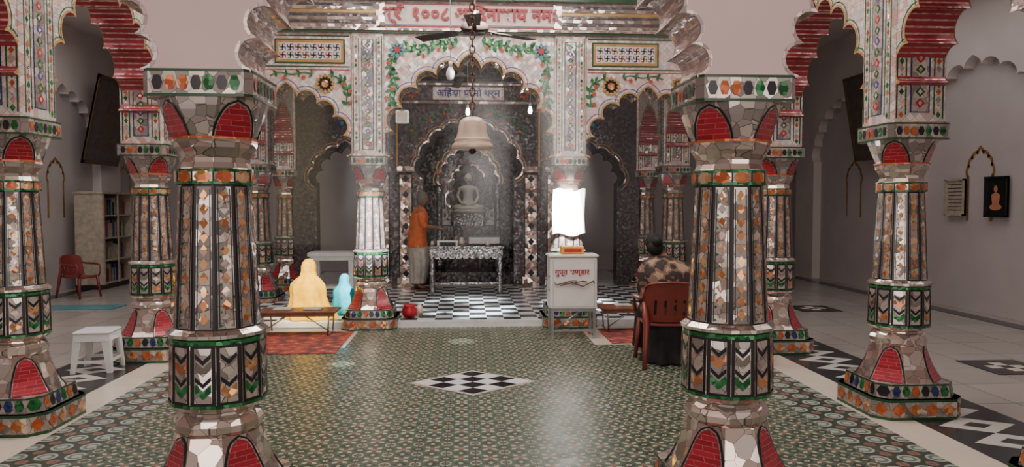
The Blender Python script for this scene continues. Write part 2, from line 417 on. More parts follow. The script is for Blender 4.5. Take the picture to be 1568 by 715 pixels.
# ------------------------------------------------------------------ cusped arches
def foils(hw, zs, zc, n, b, k=8, og=.05):
    P = [(-hw * cos(pi * i / n), zs + (zc - zs) * sin(pi * i / n)) for i in range(n + 1)]
    out = []
    for i in range(n):
        (ax, az), (bx, bz) = P[i], P[i + 1]
        dx, dz = bx - ax, bz - az
        for j in range(k):
            t = (1 - cos(pi * j / k)) / 2; o = b * 2 * sqrt(max(0, t - t * t))
            z = az + dz * t + dx * o
            if i == n // 2: z += og * (1 - abs(2 * t - 1)) ** 1.5
            out.append((ax + dx * t - dz * o, z))
    out.append(P[-1]); return out
def offcurve(c, d):
    out = []
    for i, (x, z) in enumerate(c):
        a = c[max(0, i - 1)]; b = c[min(len(c) - 1, i + 1)]
        tx, tz = b[0] - a[0], b[1] - a[1]; L = sqrt(tx * tx + tz * tz) or 1
        out.append((x - tz / L * d, z + tx / L * d))
    return out
def arch(mb, W, hw, zs, zc, zt, t, f0, f1, i1, i2=None, n=11, b=.42, trims=(), k=8, frac=.7):
    c = foils(hw, zs, zc, n, b, k)
    for y, f, sgn in ((-t / 2, f0, 1), (t / 2, f1, -1)):
        pts = [(-W, y, zs)] + [(x, y, z) for x, z in c] + [(W, y, zs), (W, y, zt), (-W, y, zt)]
        mb.face(pts if sgn < 0 else pts[::-1], f)
        for d0, d1, m, off in trims:
            A, B = offcurve(c, d0), offcurve(c, d1)
            for i in range(len(c) - 1):
                mb.face([(A[i][0], y - sgn * off, A[i][1]), (A[i + 1][0], y - sgn * off, A[i + 1][1]), (B[i + 1][0], y - sgn * off, B[i + 1][1]), (B[i][0], y - sgn * off, B[i][1])], m)
    for i in range(len(c) - 1):
        (ax, az), (bx, bz) = c[i], c[i + 1]
        if i2:
            mx, mz = ax + (bx - ax) * frac, az + (bz - az) * frac
            mb.face([(ax, -t / 2, az), (mx, -t / 2, mz), (mx, t / 2, mz), (ax, t / 2, az)], i1)
            mb.face([(mx, -t / 2, mz), (bx, -t / 2, bz), (bx, t / 2, bz), (mx, t / 2, mz)], i2)
        else: mb.face([(ax, -t / 2, az), (bx, -t / 2, bz), (bx, t / 2, bz), (ax, t / 2, az)], i1)
    for x0, x1 in ((-W, -hw), (hw, W)): mb.face([(x0, -t / 2, zs), (x1, -t / 2, zs), (x1, t / 2, zs), (x0, t / 2, zs)], i1)
    for x in (-W, W): mb.face([(x, -t / 2, zs), (x, t / 2, zs), (x, t / 2, zt), (x, -t / 2, zt)], f0)
    return c
CH = 4.7; ZS = 2.13
T4 = lambda x, y, r=0: Matrix.Translation((x, y, 0)) @ Matrix.Rotation(r, 4, 'Z')
mb = MB(); mb.M = T4(0, 3.5)
arch(mb, 1.215, .985, ZS, 2.8, CH, .42, 'pink', 'facade', 'soffit', 'pinkm', 15, .5, [(-.003, .012, 'soffit', .003)], frac=.8)
for s in (-1, 1):
    mb.M = T4(s * (1.215 + SX) / 2, 3.5); W = (SX - 1.215) / 2
    arch(mb, W, W - .24, ZS, 2.75, CH, .42, 'pink', 'facade', 'soffit', 'pinkm', 13, .5, [(-.003, .012, 'soffit', .003)], frac=.8)
    mb.M = T4(s * (SX + 7.1) / 2, 3.5)
    arch(mb, (7.1 - SX) / 2, 1.7, ZS, 3.4, CH, .4, 'pink', 'wall2', 'soffit', None, 15, .45)
mb.obj('wall_front_arcade')
def pierdeco(mb, q):
    mb.rect(q, .02, .05, 0, 1, 'dgreen', .002); mb.rect(q, .95, .98, 0, 1, 'dgreen', .002)
    mb.rect(q, .2, .23, .02, .98, 'green', .002); mb.rect(q, .77, .8, .02, .98, 'green', .002)
    diamonds(mb, q, 26, ['orange', 'silver', 'pinkm', 'green'], .075, .175, .002); diamonds(mb, q, 26, ['green', 'pinkm', 'silver', 'orange'], .825, .925, .002)
    mb.rect(q, .3, .7, .03, .97, 'blue', .002); mb.rect(q, .33, .67, .035, .965, 'white', .003)
    diamonds(mb, q, 16, ['redp', 'green', 'bluep', 'green'], .4, .6, .004, .05, .95, .9)
    diamonds(mb, q, 16, ['pinkm', 'pinkm'], .455, .545, .005, .05, .95, .5)
def pier(mb, x, y, z1, h=.2):
    mb.M = Matrix.Translation((x, y, 0))
    a, b = oct_ring(h, .02, ZS), oct_ring(h, .02, z1)
    mb.loft([a, b], 'facade', False)
    a2, b2 = oct_ring(h, .02, ZS + .03), oct_ring(h, .02, 3.58)
    for k, q in enumerate(sides(a2, b2)):
        if k % 2 == 0: pierdeco(mb, q)
SA = [(-.004, .012, 'goldt', .004), (.03, .04, 'green', .003)]
for s, nm in ((-1, 'wall_left_arcade'), (1, 'wall_right_arcade')):
    mb = MB()
    for a, b in zip(ROWS[:-1], ROWS[1:]):
        mb.M = T4(s * SX, (a + b) / 2, radians(90)); W = (b - a) / 2
        arch(mb, W, W - .235, ZS, 2.62 + W * .55, CH, .36, 'facade', 'facade', 'redstripe', 'pinkm', 11, .42, SA, frac=.72)
    for y in ROWS: pier(mb, s * SX, y, CH, .205)
    mb.obj(nm)
mb = MB()
mb.M = T4(0, 9.3)
FT = [(-.004, .016, 'goldt', .004), (.045, .055, 'bluep', .003)]
CZ = 3.63
arch(mb, FX, .98, ZS, 3.22, CZ, .36, 'facade', 'facade', 'silver', 'white', 11, .46, FT)
for s in (-1, 1):
    mb.M = T4(s * (FX + SX) / 2, 9.3)
    arch(mb, (SX - FX) / 2, .72, ZS, 2.86, CZ, .36, 'facade', 'facade', 'silver', 'white', 9, .46, FT)
for s in (-1, 1): pier(mb, s * FX, 9.3, CZ, .205)
mb.M = Matrix.Identity(4)
mb.box(-SX, SX, 9.12, 9.48, CZ, CH, 'facade')
yf = 9.12
def fq(x0, x1, z0, z1, y=yf): return ((x0, y, z0), (x1, y, z0), (x1, y, z1), (x0, y, z1))
mb.box(-SX, SX, 9.06, 9.12, CZ - .015, CZ + .01, 'dgreen'); mb.box(-SX, SX, 9.04, 9.12, CZ + .01, CZ + .035, 'silver')
q = fq(-1.08, 1.08, 3.7, 3.98); mb.rect(q, 0, 1, 0, 1, 'pale', .01)
for v0, v1, m in ((0, .05, 'redp'), (.95, 1, 'redp'), (.07, .09, 'bluep')): mb.rect(q, 0, 1, v0, v1, m, .014)
for s in (-1, 1):
    x0, x1 = (1.08, 2.95) if s > 0 else (-2.95, -1.08)
    for i, m in enumerate(['silver', 'innerm', 'silver', 'innerm', 'goldt', 'silver', 'innerm']):
        q = fq(x0, x1, 3.69 + i * .042, 3.69 + i * .042 + .034); mb.rect(q, 0, 1, 0, 1, m, .006 + .004 * (i % 3))
    mb.rect(fq(s * 1.08 - .05, s * 1.08 + .05, 3.7, 3.98), 0, 1, 0, 1, 'silver', .03)
mb.box(-SX, SX, 9.02, 9.12, 4.01, 4.05, 'dgreen'); mb.box(-SX, SX, 9.01, 9.12, 4.05, 4.11, 'silver')
for s in (-1, 1):
    x0, x1 = (s * 2.2 - .74, s * 2.2 + .74)
    for z0, z1, m in ((3.2, 3.215, 'dgreen'), (3.57, 3.585, 'dgreen'), (3.165, 3.175, 'redp')): mb.rect(fq(x0, x1, z0, z1), 0, 1, 0, 1, m, .006)
    a, b = (s * 1.93 - .42, s * 1.93 + .42)
    mb.rect(fq(a, b, 3.24, 3.54), 0, 1, 0, 1, 'dgreen', .006); mb.rect(fq(a + .02, b - .02, 3.26, 3.52), 0, 1, 0, 1, 'goldt', .009)
    mb.rect(fq(a + .05, b - .05, 3.29, 3.49), 0, 1, 0, 1, 'pale', .012)
    nx = 8
    for i in range(nx):
        for j in range(2):
            cx = a + .1 + i * (b - a - .2) / (nx - 1); cz = 3.342 + j * .094; w = .034; t = .013
            m = ('orange', 'grid', 'bluep')[(i + j) % 3]
            for sgn in (1, -1):
                mb.rect(fq(cx - w, cx + w, cz - t / 2, cz + t / 2), 0, 1, 0, 1, m, .015); mb.rect(fq(cx - t / 2, cx + t / 2, cz - w, cz + w), 0, 1, 0, 1, m, .016)
                mb.rect(fq(min(cx, cx + sgn * w), max(cx, cx + sgn * w), cz + sgn * w - t / 2, cz + sgn * w + t / 2), 0, 1, 0, 1, m, .0155)
                mb.rect(fq(cx + sgn * w - t / 2, cx + sgn * w + t / 2, min(cz, cz - sgn * w), max(cz, cz - sgn * w)), 0, 1, 0, 1, m, .0155)
def leaf(x, z, a, L, m, y=None):
    y = yf - .012 if y is None else y
    pts = []
    for t, w in ((0, 0), (.25, .2), (.5, .26), (.75, .17), (1, 0), (.75, -.17), (.5, -.26), (.25, -.2)):
        pts.append((x + L * (t * cos(a) - w * sin(a)), y, z + L * (t * sin(a) + w * cos(a))))
    mb.face(pts, m)
def flower(x, z, r, m, mc, n=8, y=None):
    y = yf - .018 if y is None else y
    for i in range(n): leaf(x, z, 2 * pi * i / n, r, m, y)
    mb.face([(x + r * .35 * cos(i * pi / 5), y - .004, z + r * .35 * sin(i * pi / 5)) for i in range(10)], mc)
def vine(pts, m='green', L=.1, every=3):
    P = []
    for i in range(len(pts) - 1):
        for t in range(6):
            f = t / 6; P.append((pts[i][0] + (pts[i + 1][0] - pts[i][0]) * f, pts[i][1] + (pts[i + 1][1] - pts[i][1]) * f + .018 * sin((i * 6 + t) * .9)))
    for i in range(len(P) - 1):
        (ax, az), (bx, bz) = P[i], P[i + 1]; a = math.atan2(bz - az, bx - ax); d = .008
        mb.face([(ax + d * sin(a), yf - .011, az - d * cos(a)), (bx + d * sin(a), yf - .011, bz - d * cos(a)), (bx - d * sin(a), yf - .011, bz + d * cos(a)), (ax - d * sin(a), yf - .011, az + d * cos(a))], m)
        if i % every == 0:
            leaf(ax, az, a + .9, L, m); leaf(ax, az, a - .9, L, 'dgreen' if i % 2 else m)
        if i % 5 == 2: flower(ax + .05 * sin(a), az - .06, .035, 'orange', 'redp', 6)
for s in (-1, 1):
    vine([(s * .16, 3.5), (s * .35, 3.5), (s * .58, 3.43), (s * .82, 3.46)], every=2)
    vine([(s * .92, 3.36), (s * .98, 3.18), (s * .9, 3.03), (s * .98, 2.86), (s * .94, 2.7)], L=.085, every=2)
    flower(s * .88, 3.42, .11, 'grid', 'redp')
    vine([(s * 1.5, 2.75), (s * 1.48, 2.95), (s * 1.55, 3.07), (s * 1.75, 3.1)], L=.08)
    flower(s * 1.75, 3.0, .13, 'goldt', 'gold', 12); flower(s * 2.6, 3.03, .1, 'goldt', 'gold', 10)
    vine([(s * 1.9, 3.11), (s * 2.2, 3.13), (s * 2.45, 3.09)], L=.06)
fac = mb.obj('wall_shrine_facade')
text('facade_lettering', 'श्री १००८ आदिनाथाय नमः'.replace('दि', 'िद'), .215, 'redp', (0, 9.085, 3.85), parent=fac, ext=.006, bold=.03)

# ------------------------------------------------------------------ inner shrine wall
mb = MB(); YI = 13.2
IT = [(-.01, .05, 'black', .01), (.06, .085, 'silver', .006), (.12, .13, 'goldt', .004)]
mb.M = T4(0, YI)
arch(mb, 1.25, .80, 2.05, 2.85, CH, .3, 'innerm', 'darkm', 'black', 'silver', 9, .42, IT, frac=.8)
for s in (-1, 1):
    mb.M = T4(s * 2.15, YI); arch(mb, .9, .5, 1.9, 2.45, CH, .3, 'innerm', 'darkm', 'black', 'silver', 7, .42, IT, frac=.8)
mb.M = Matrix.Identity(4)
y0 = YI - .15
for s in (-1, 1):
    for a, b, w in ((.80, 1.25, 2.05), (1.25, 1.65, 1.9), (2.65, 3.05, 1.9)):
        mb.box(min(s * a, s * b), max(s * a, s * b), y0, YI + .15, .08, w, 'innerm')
    for c in (1.1, 1.5):
        x0, x1 = s * c - .12, s * c + .12
        mb.box(x0, x1, y0 - .08, y0, .08, 2.1, 'darkm')
        q = ((x0, y0 - .08, .25), (x1, y0 - .08, .25), (x1, y0 - .08, 2.05), (x0, y0 - .08, 2.05))
        mb.rect(q, .08, .92, 0, 1, 'silver', .003); diamonds(mb, q, 13, ['black', 'pinkm'], .25, .75, .006)
        mb.box(x0 - .03, x1 + .03, y0 - .11, y0, 2.1, 2.2, 'silver'); mb.box(x0 - .03, x1 + .03, y0 - .11, y0, .08, .25, 'silver')
    mb.box(s * 1.25 - .015, s * 1.25 + .015, y0 - .03, y0, 2.2, 3.9, 'goldt')
mb.box(-1.25, 1.25, y0 - .04, y0, 3.3, 3.34, 'silver'); mb.box(-1.25, 1.25, y0 - .04, y0, 3.62, 3.65, 'silver')
q = fq(-.62, .62, 3.37, 3.59, y0); mb.rect(q, 0, 1, 0, 1, 'facade', .01)
q = fq(-1.3, 1.3, 3.7, 3.95, y0); mb.rect(q, 0, 1, 0, 1, 'darkm', .01)
yf = y0
for s in (-1, 1):
    flower(s * .98, 3.48, .1, 'orange', 'blue'); flower(s * 2.2, 2.95, .11, 'bluep', 'grid', 10)
    vine([(s * .3, 3.2), (s * .6, 3.1), (s * .95, 2.9), (s * 1.0, 2.6)], L=.07)
inn = mb.obj('wall_inner_shrine')
text('motto_lettering', 'अहिंसा परमो धर्म'.replace('हिं', 'िहं'), .17, 'bluep', (0, y0 - .02, 3.48), parent=inn)
mb = MB()
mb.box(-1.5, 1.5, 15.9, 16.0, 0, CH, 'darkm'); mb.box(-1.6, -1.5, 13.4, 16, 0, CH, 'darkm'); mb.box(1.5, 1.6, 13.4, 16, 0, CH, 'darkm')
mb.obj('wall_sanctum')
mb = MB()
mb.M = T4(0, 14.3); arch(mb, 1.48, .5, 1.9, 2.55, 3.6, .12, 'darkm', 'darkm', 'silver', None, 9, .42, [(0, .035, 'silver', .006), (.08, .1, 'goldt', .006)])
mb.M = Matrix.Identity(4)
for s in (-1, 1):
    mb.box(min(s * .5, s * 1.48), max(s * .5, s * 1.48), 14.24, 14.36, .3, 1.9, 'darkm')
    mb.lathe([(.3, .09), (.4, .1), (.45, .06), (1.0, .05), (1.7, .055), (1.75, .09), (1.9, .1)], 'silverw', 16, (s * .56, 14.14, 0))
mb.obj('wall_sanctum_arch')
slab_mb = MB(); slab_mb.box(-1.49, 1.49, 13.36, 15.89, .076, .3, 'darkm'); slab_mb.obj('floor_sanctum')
mb = MB()
mb.box(-1.0, 1.0, 14.5, 15.8, .3, .75, 'darkm'); mb.box(-.8, .8, 14.7, 15.8, .75, 1.1, 'darkm'); mb.box(-.3, .3, 14.85, 15.6, 1.1, 1.35, 'silverw')
for i in range(7): mb.lathe([(0, .04), (.05, .06), (.1, .03), (.14, .045)], 'brass', 14, (-.75 + i * .25, 14.6, .75))
mb.obj('shrine_altar')
mb = MB(); mb.M = T4(0, 15.66); c = arch(mb, .62, .36, 1.5, 2.35, 2.75, .06, 'innerm', 'innerm', 'goldt', None, 9, .42, [(0, .04, 'silver', .006)]); mb.box(-.62, -.37, -.03, .03, 1.101, 1.5, 'innerm'); mb.box(.37, .62, -.03, .03, 1.101, 1.5, 'innerm')
mb.obj('carved_throne_back')

# ------------------------------------------------------------------ skin figures
def skin(name, V, E, mat, parent, sub=2):
    me = bpy.data.meshes.new(name); me.from_pydata([v[:3] for v in V], E, []); me.materials.append(M[mat])
    o = place(name, me, parent=parent)
    md = o.modifiers.new('s', 'SKIN'); md.use_smooth_shade = True
    L = me.skin_vertices[0].data
    for i, v in enumerate(V):
        r = v[3]; L[i].radius = (r, v[4] if len(v) > 4 else r)
        L[i].use_root = (i == 0)
    sb = o.modifiers.new('b', 'SUBSURF'); sb.levels = sub; sb.render_levels = sub
    return o
def chain(V, E, start, pts):
    p = start
    for q in pts:
        V.append(q); E.append((p, len(V) - 1)); p = len(V) - 1
    return p
def head(parent, loc, yaw, pitch=0., hair='hair', bun=False, bald=False, sc=1., skinm='skin', cloth=False):
    mb = MB()
    mb.M = Matrix.Translation(loc) @ Matrix.Rotation(yaw, 4, 'Z') @ Matrix.Rotation(pitch, 4, 'Y') @ Matrix.Scale(sc, 4)
    def fn(x, y, z):
        k = 1.
        if z < 0: k = 1 - .28 * z * z - .08 * abs(z)
        X = x * (k if x > 0 else k * .95) - .12 * max(0, -z) * (x < 0) * -1 * .3; Y = y * k
        if x > 0:
            X += .2 * exp(-((y / .16) ** 2)) * exp(-(((z + .12) / .16) ** 2))
            X -= .1 * exp(-(((abs(y) - .36) / .17) ** 2)) * exp(-(((z - .06) / .12) ** 2))
            X += .05 * exp(-((y / .3) ** 2)) * exp(-(((z + .45) / .1) ** 2))
            X += .08 * exp(-((y / .3) ** 2)) * exp(-(((z + .82) / .16) ** 2))
        return X, Y, z
    mb.ball((0, 0, 0), (.098, .078, .118), skinm, 18, fn)
    for s in (-1, 1):
        mb.ball((-.005, s * .078, -.008), (.018, .009, .03), skinm, 8)
        mb.ball((.079, s * .029, .006), (.011, .013, .008), 'eyew', 8); mb.ball((.088, s * .029, .006), (.004, .005, .005), 'hair', 6)
        mb.tube([(.09, s * .015, .024), (.089, s * .03, .028), (.078, s * .048, .022)], .003, 'hair', 5)
    mb.tube([(.086, -.024, -.05), (.096, -.008, -.049), (.096, .008, -.049), (.086, .024, -.05)], .0045, 'lip', 6)
    if not bald:
        def hf(x, y, z):
            if x > .35 and z < .45: x = .35 + (x - .35) * .2
            return x, y, z
        mb.ball((-.012, 0, .022), (.1, .086, .112), hair, 14, hf)
    if bun:
        mb.ball((-.12, 0, .01), (.05, .052, .048), hair, 10); mb.ball((-.05, 0, -.03), (.075, .08, .075), hair, 10)
    return mb.obj('head', parent=parent)
def hand(parent, w, d, up, sc=1., mat='skin', curl=.5):
    d = Vector(d).normalized(); up = Vector(up); up = (up - d * up.dot(d)).normalized(); sd = d.cross(up).normalized()
    w = Vector(w); V = []; E = []
    P = lambda a, b, c, r: tuple(w + d * a * sc + sd * b * sc + up * c * sc) + (r * sc,)
    V.append(P(.035, 0, 0, .026)); chain(V, E, 0, [P(-.01, 0, 0, .022)])
    V.append(P(.075, 0, 0, .025)); E.append((0, 2))
    for k, (b, L) in enumerate(((-.032, .066), (-.011, .076), (.011, .071), (.031, .056))):
        c = curl
        chain(V, E, 2, [P(.09, b, 0, .0105), P(.09 + L * .45, b * 1.05, -.012 * c - .004, .0095), P(.09 + L * .8, b * 1.05, -.045 * c, .0085), P(.09 + L * (1 - .2 * c), b, -.075 * c, .0065)])
    chain(V, E, 0, [P(.045, -.04, -.008, .012), P(.075, -.058, -.02, .0105), P(.1, -.062, -.032, .008)])
    return skin('hand', V, E, mat, parent, 1)
def cloth(mb, rings, m, n=48, fa=.0, fn=14, ph=0., cap0=False, cap1=True):
    R = []
    for k, (cx, cy, z, rx, ry) in enumerate(rings):
        ring = []
        f = fa * (1 - k / max(1, len(rings) - 1)) + fa * .3
        for i in range(n):
            a = 2 * pi * i / n; w = 1 + f * sin(fn * a + ph + .5 * k) + f * .6 * sin((fn * .5 + 2) // 1 * a + 1.3 + k * .2)
            ring.append((cx + rx * w * cos(a), cy + ry * w * sin(a), z))
        R.append(ring)
    mb.loft(R, m, True, cap0, cap1)

def idol(name, loc, s, mat='idolm'):
    e = empty(name, loc); e.scale = (s, s, s)
    V = [(0, 0, .13, .17, .13)]; E = []
    t = chain(V, E, 0, [(0, .01, .3, .125, .1), (0, .0, .45, .16, .11), (0, 0, .56, .14, .09), (0, 0, .62, .055)])
    for q in (-1, 1):
        chain(V, E, 3, [(q * .19, 0, .55, .055), (q * .26, -.01, .36, .045), (q * .17, -.14, .2, .035), (q * .04, -.19, .17, .03)])
        chain(V, E, 0, [(q * .16, -.08, .1, .09), (q * .34, -.14, .08, .075), (q * .18, -.24, .06, .055), (-q * .06, -.25, .08, .04)])
    chain(V, E, t, [(0, -.005, .67, .05)])
    skin('body', V, E, mat, e, 2)
    head(e, (0, -.015, .77), -pi / 2, hair=mat, skinm=mat, sc=1.05)
    mb = MB(); mb.ball((0, .0, .9), .03, mat, 8); cloth(mb, [(0, -.08, -.04, .38, .24), (0, -.08, -.01, .42, .27), (0, -.08, .04, .38, .24)], mat, 48, .03, 12, cap0=True); mb.obj('lotus_seat', parent=e)
    return e
idol('tirthankara_idol', (0, 15.2, 1.39), .85)
idol('tirthankara_idol', (.55, 14.97, 1.125), .5); idol('tirthankara_idol', (-.55, 14.97, 1.125), .5)

# ------------------------------------------------------------------ floor / room
def slab(name, x0, x1, y0, y1, z0, z1, m):
    mb = MB(); mb.box(x0, x1, y0, y1, z0, z1, m); return mb.obj(name)
slab('floor', -7.6, 7.6, -2.5, 17.2, -.2, 0, 'mfloor')
slab('floor_cream_marble', -3.13, 3.13, -2.4, 9.16, 0, .004, 'creamfl')
mb = MB(); mb.box(-2.4, 2.4, -2.4, 7.9, .004, .008, 'gtile')
mb.box(-1.35, 1.35, 7.9, 9.15, .004, .008, 'gtile')
mb.box(-2.82, -2.4, -2.4, 7.9, .004, .008, 'gborder'); mb.box(2.4, 2.82, -2.4, 7.9, .004, .008, 'gborder'); mb.obj('floor_green_tiles')
mb = MB(); mb.box(-3.87, -3.13, -2.4, 13, 0, .005, 'band'); mb.box(3.13, 3.87, -2.4, 13, 0, .005, 'band'); mb.obj('floor_inlay_band')
mb = MB(); mb.box(-7.0, -6.75, -2.4, 17, 0, .004, 'black'); mb.box(6.75, 7.0, -2.4, 17, 0, .004, 'black'); 
for cx, cy in ((5.05, 6.6), (-5.05, 6.6), (5.05, 10.5)):
    for i in range(-2, 3):
        for j in range(-2, 3):
            mb.box(cx + i * .12 - .06, cx + i * .12 + .06, cy + j * .12 - .06, cy + j * .12 + .06, 0, .005 + .0003 * ((i + j) % 2), 'black' if (i + j) % 2 == 0 or abs(i) == 2 or abs(j) == 2 else 'creamfl')
mb.obj('floor_side_inlays')
slab('floor_shrine_platform', -3.05, 3.05, 9.2, 16, 0, .075, 'marble')
slab('floor_shrine_checker', -3.0, 3.0, 9.32, 13.04, .075, .08, 'check')
mb = MB(); a, b = .50, .40
for i in range(4):
    for j in range(4):
        def P(u, v): return ((u - v) / 4 * a, 6.3 + (u + v - 4) / 4 * b, .0125)
        mb.face([P(i, j), P(i + 1, j), P(i + 1, j + 1), P(i, j + 1)], 'black' if (i + j) % 2 == 0 else 'marble')
mb.face([(-.55, 6.3, .0105), (0, 6.3 - .44, .0105), (.55, 6.3, .0105), (0, 6.74, .0105)], 'creamfl')
mb.obj('floor_diamond_inlay')
slab('wall_back', -7.6, 7.6, 17.0, 17.2, 0, CH + .2, 'wall')
slab('wall_left', -7.6, -7.25, -2.5, 17.0, 0, CH + .2, 'wall')
slab('wall_right', 7.25, 7.6, -2.5, 17.0, 0, CH + .2, 'wall')
for s, nm in ((-1, 'wall_left_blind_arches'), (1, 'wall_right_blind_arches')):
    mb = MB()
    for yc, W in ((3.25, 1.7), (6.65, 1.7), (10.05, 1.7), (13.45, 1.7), (16.07, .92)):
        hw = W - .4
        mb.M = T4(s * 7.17, yc, radians(90)); arch(mb, W, hw, 2.4, 3.5 if W > 1 else 3.1, CH, .16, 'wall2', 'wall2', 'wall2', None, 11 if W > 1 else 7, .3)
        for q in (-1, 1): mb.box(min(q * hw, q * W), max(q * hw, q * W), -.08, .08, 0, 2.4, 'wall2')
        mb.M = T4(s * 7.245, yc, radians(90)); c = foils(.22, 1.95, 2.25, 7, .35); c = [(-.22, 1.3)] + c + [(.22, 1.3)]
        A, B = c, offcurve(c, .05)
        for i in range(len(c) - 1): mb.face([(A[i][0], 0, A[i][1]), (A[i + 1][0], 0, A[i + 1][1]), (B[i + 1][0], 0, B[i + 1][1]), (B[i][0], 0, B[i][1])], 'goldt')
    mb.obj(nm)
mb = MB(); mb.box(-7.6, -2.0, -2.5, 17.2, CH, CH + .2, 'ceil'); mb.box(2.0, 7.6, -2.5, 17.2, CH, CH + .2, 'ceil')
mb.box(-2, 2, 8.4, 17.2, CH, CH + .2, 'ceil'); mb.box(-2, 2, -2.5, 4.4, CH, CH + .2, 'ceil'); mb.obj('ceiling')
mb = MB(); mb.box(-.05, .05, 4.3, 8.5, CH, CH + .1, 'metal'); mb.obj('ceiling_beam')

# ------------------------------------------------------------------ bell, fans, bulbs
mb = MB()
mb.lathe([(0, .135), (.005, .142), (.03, .137), (.05, .118), (.11, .1), (.17, .09), (.2, .075), (.215, .045), (.22, .015)], 'brass', 32)
mb.lathe([(.055, .122), (.065, .124), (.072, .117)], 'brass', 32, cap0=False, cap1=False)
mb.tube([(0, 0, .15), (0, 0, .0)], .01, 'dark'); mb.ball((0, 0, -.01), .025, 'dark', 8)
z = .215; k = 0
while z < CH - 1.93:
    ps = []
    for i in range(12):
        a = 2 * pi * i / 12; h, w = .03 * cos(a), .017 * sin(a)
        ps.append((w, 0, z + .03 + h) if k % 2 else (0, w, z + .03 + h))
    mb.tube(ps, .0055, 'rust', 6, True); z += .047; k += 1
mb.obj('hanging_bell', (-.01, 5.0, 1.915))
def fan(loc, rot, top):
    mb = MB()
    mb.tube([(0, 0, .08), (0, 0, top - loc[2])], .014, 'dark'); mb.lathe([(top - loc[2] - .1, .02), (top - loc[2], .07)], 'dark', 16)
    mb.lathe([(-.05, .05), (-.04, .1), (0, .13), (.04, .12), (.07, .05), (.12, .03), (.16, .04)], 'dark', 24)
    for i in range(3):
        a = 2 * pi * i / 3
        mb.M = Matrix.Rotation(a, 4, 'Z')
        mb.box(.1, .22, -.02, .02, -.012, -.002, 'dark')
        t = .12
        mb.loft([[(.2, -.055, -.02 - t * .055), (.2, .055, -.02 + t * .055), (.2, .055, -.012 + t * .055), (.2, -.055, -.012 - t * .055)],
                 [(.62, -.075, -.03 - t * .07), (.62, .065, -.03 + t * .07), (.62, .065, -.022 + t * .07), (.62, -.075, -.022 - t * .07)]], 'dark', False)
    return mb.obj('ceiling_fan', loc, (0, 0, rot))
fan((.03, 6.75, 3.13), radians(28), CH); fan((-.12, 11.2, 3.42), radians(100), CH)
bm = emis('bulb_glow', (1, .95, .9), 40.)
def bulb(loc, top, on=True, s=1.):
    mb = MB(); mb.tube([(0, 0, .08), (0, 0, top - loc[2])], .004, 'wplastic', 6)
    mb.lathe([(.04, .018), (.09, .018)], 'wplastic', 12)
    mb.lathe([(-.07 * s, .008), (-.06 * s, .025 * s), (-.03 * s, .034 * s), (0, .03 * s), (.04, .016)], bm if on else 'wplastic', 16)
    mb.obj('hanging_bulb', loc)
bulb((-.2, 7.2, 2.83), CH, False, 1.3); bulb((.35, 6.4, 3.38), CH, False, 1.3)
bulb((-.02, 11.0, 2.92), CH, True, .9); bulb((.91, 11.0, 2.95), CH, True, .9)
mb = MB(); mb.box(-.08, .08, 0, .08, -.08, .08, 'wplastic', .01); mb.rect(((-.08, 0, -.08), (.08, 0, -.08), (.08, 0, .08), (-.08, 0, .08)), .12, .88, .12, .88, 'beige', .002); mb.lathe([(0, .05), (.004, .05)], 'metal', 16, (0, .03, .08)); mb.obj('wall_speaker', (-.82, 9.02, 2.6))

# ------------------------------------------------------------------ furniture
def plastic_chair(name, loc, rot, m):
    mb = MB()
    S = []
    for y, w, z in ((-.22, .2, .425), (-.1, .215, .415), (.08, .225, .415), (.2, .225, .425), (.235, .215, .405)):
        S.append((y, w, z))
    rings = [[(-w, y, z), (-w * .5, y, z - .008), (w * .5, y, z - .008), (w, y, z), (w, y, z - .022), (w * .5, y, z - .03), (-w * .5, y, z - .03), (-w, y, z - .022)] for y, w, z in S]
    mb.loft(rings, m, True)
    def B(u, z):
        w = .245 - .03 * max(0, (z - .6) / .22) ** 2
        y = -.21 - (z - .43) * .22 + .07 * (abs(u)) ** 2.2
        return (u * w, y, z)
    us = [-1, -.86, -.6, -.5, -.24, -.14, .14, .24, .5, .6, .86, 1]
    zs = [.43, .5, .56, .6, .64, .68, .72, .76]
    for i in range(len(us) - 1):
        for j in range(len(zs) - 1):
            solid = (j < 1 or j > 3 or i in (0, 1, 3, 5, 7, 9, 10)) 
            if not solid: continue
            q = [B(us[i], zs[j]), B(us[i + 1], zs[j]), B(us[i + 1], zs[j + 1]), B(us[i], zs[j + 1])]
            q2 = [(a, b + .012, c) for a, b, c in q]
            mb.loft([q, q2], m, False)
    N = 16; top = []
    for i in range(N + 1):
        u = -1 + 2 * i / N; zt = .76 + .05 * sqrt(max(0, 1 - u * u)) ** 1
        a = B(u, .76); t = (a[0], a[1] - (zt - .76) * .22, zt); top.append((a, t))
    for i in range(N):
        a, t = top[i]; a2, t2 = top[i + 1]
        mb.loft([[a, a2, t2, t], [(p[0], p[1] + .012, p[2]) for p in (a, a2, t2, t)]], m, False)
    mb.tube([t for a, t in top], .012, m)
    for s in (-1, 1):
        mb.tube([B(s, .76), B(s, .66), (s * .265, -.1, .645), (s * .275, .1, .64), (s * .265, .22, .62), (s * .25, .25, .5), (s * .225, .24, .41)], [.014, .018, .02, .022, .018, .016, .018], m)
        mb.tube([(s * .205, .22, .41), (s * .225, .235, .2), (s * .245, .26, 0)], [.03, .024, .018], m)
        mb.tube([B(s * .97, .62), (s * .22, -.235, .42), (s * .235, -.27, .2), (s * .25, -.31, 0)], [.02, .032, .026, .019], m)
    return mb.obj(name, loc, (0, 0, rot))
plastic_chair('plastic_armchair', (1.86, 6.95, .008), radians(-4), 'chair')
plastic_chair('plastic_armchair', (2.5, 7.0, .008), radians(10), 'chair')
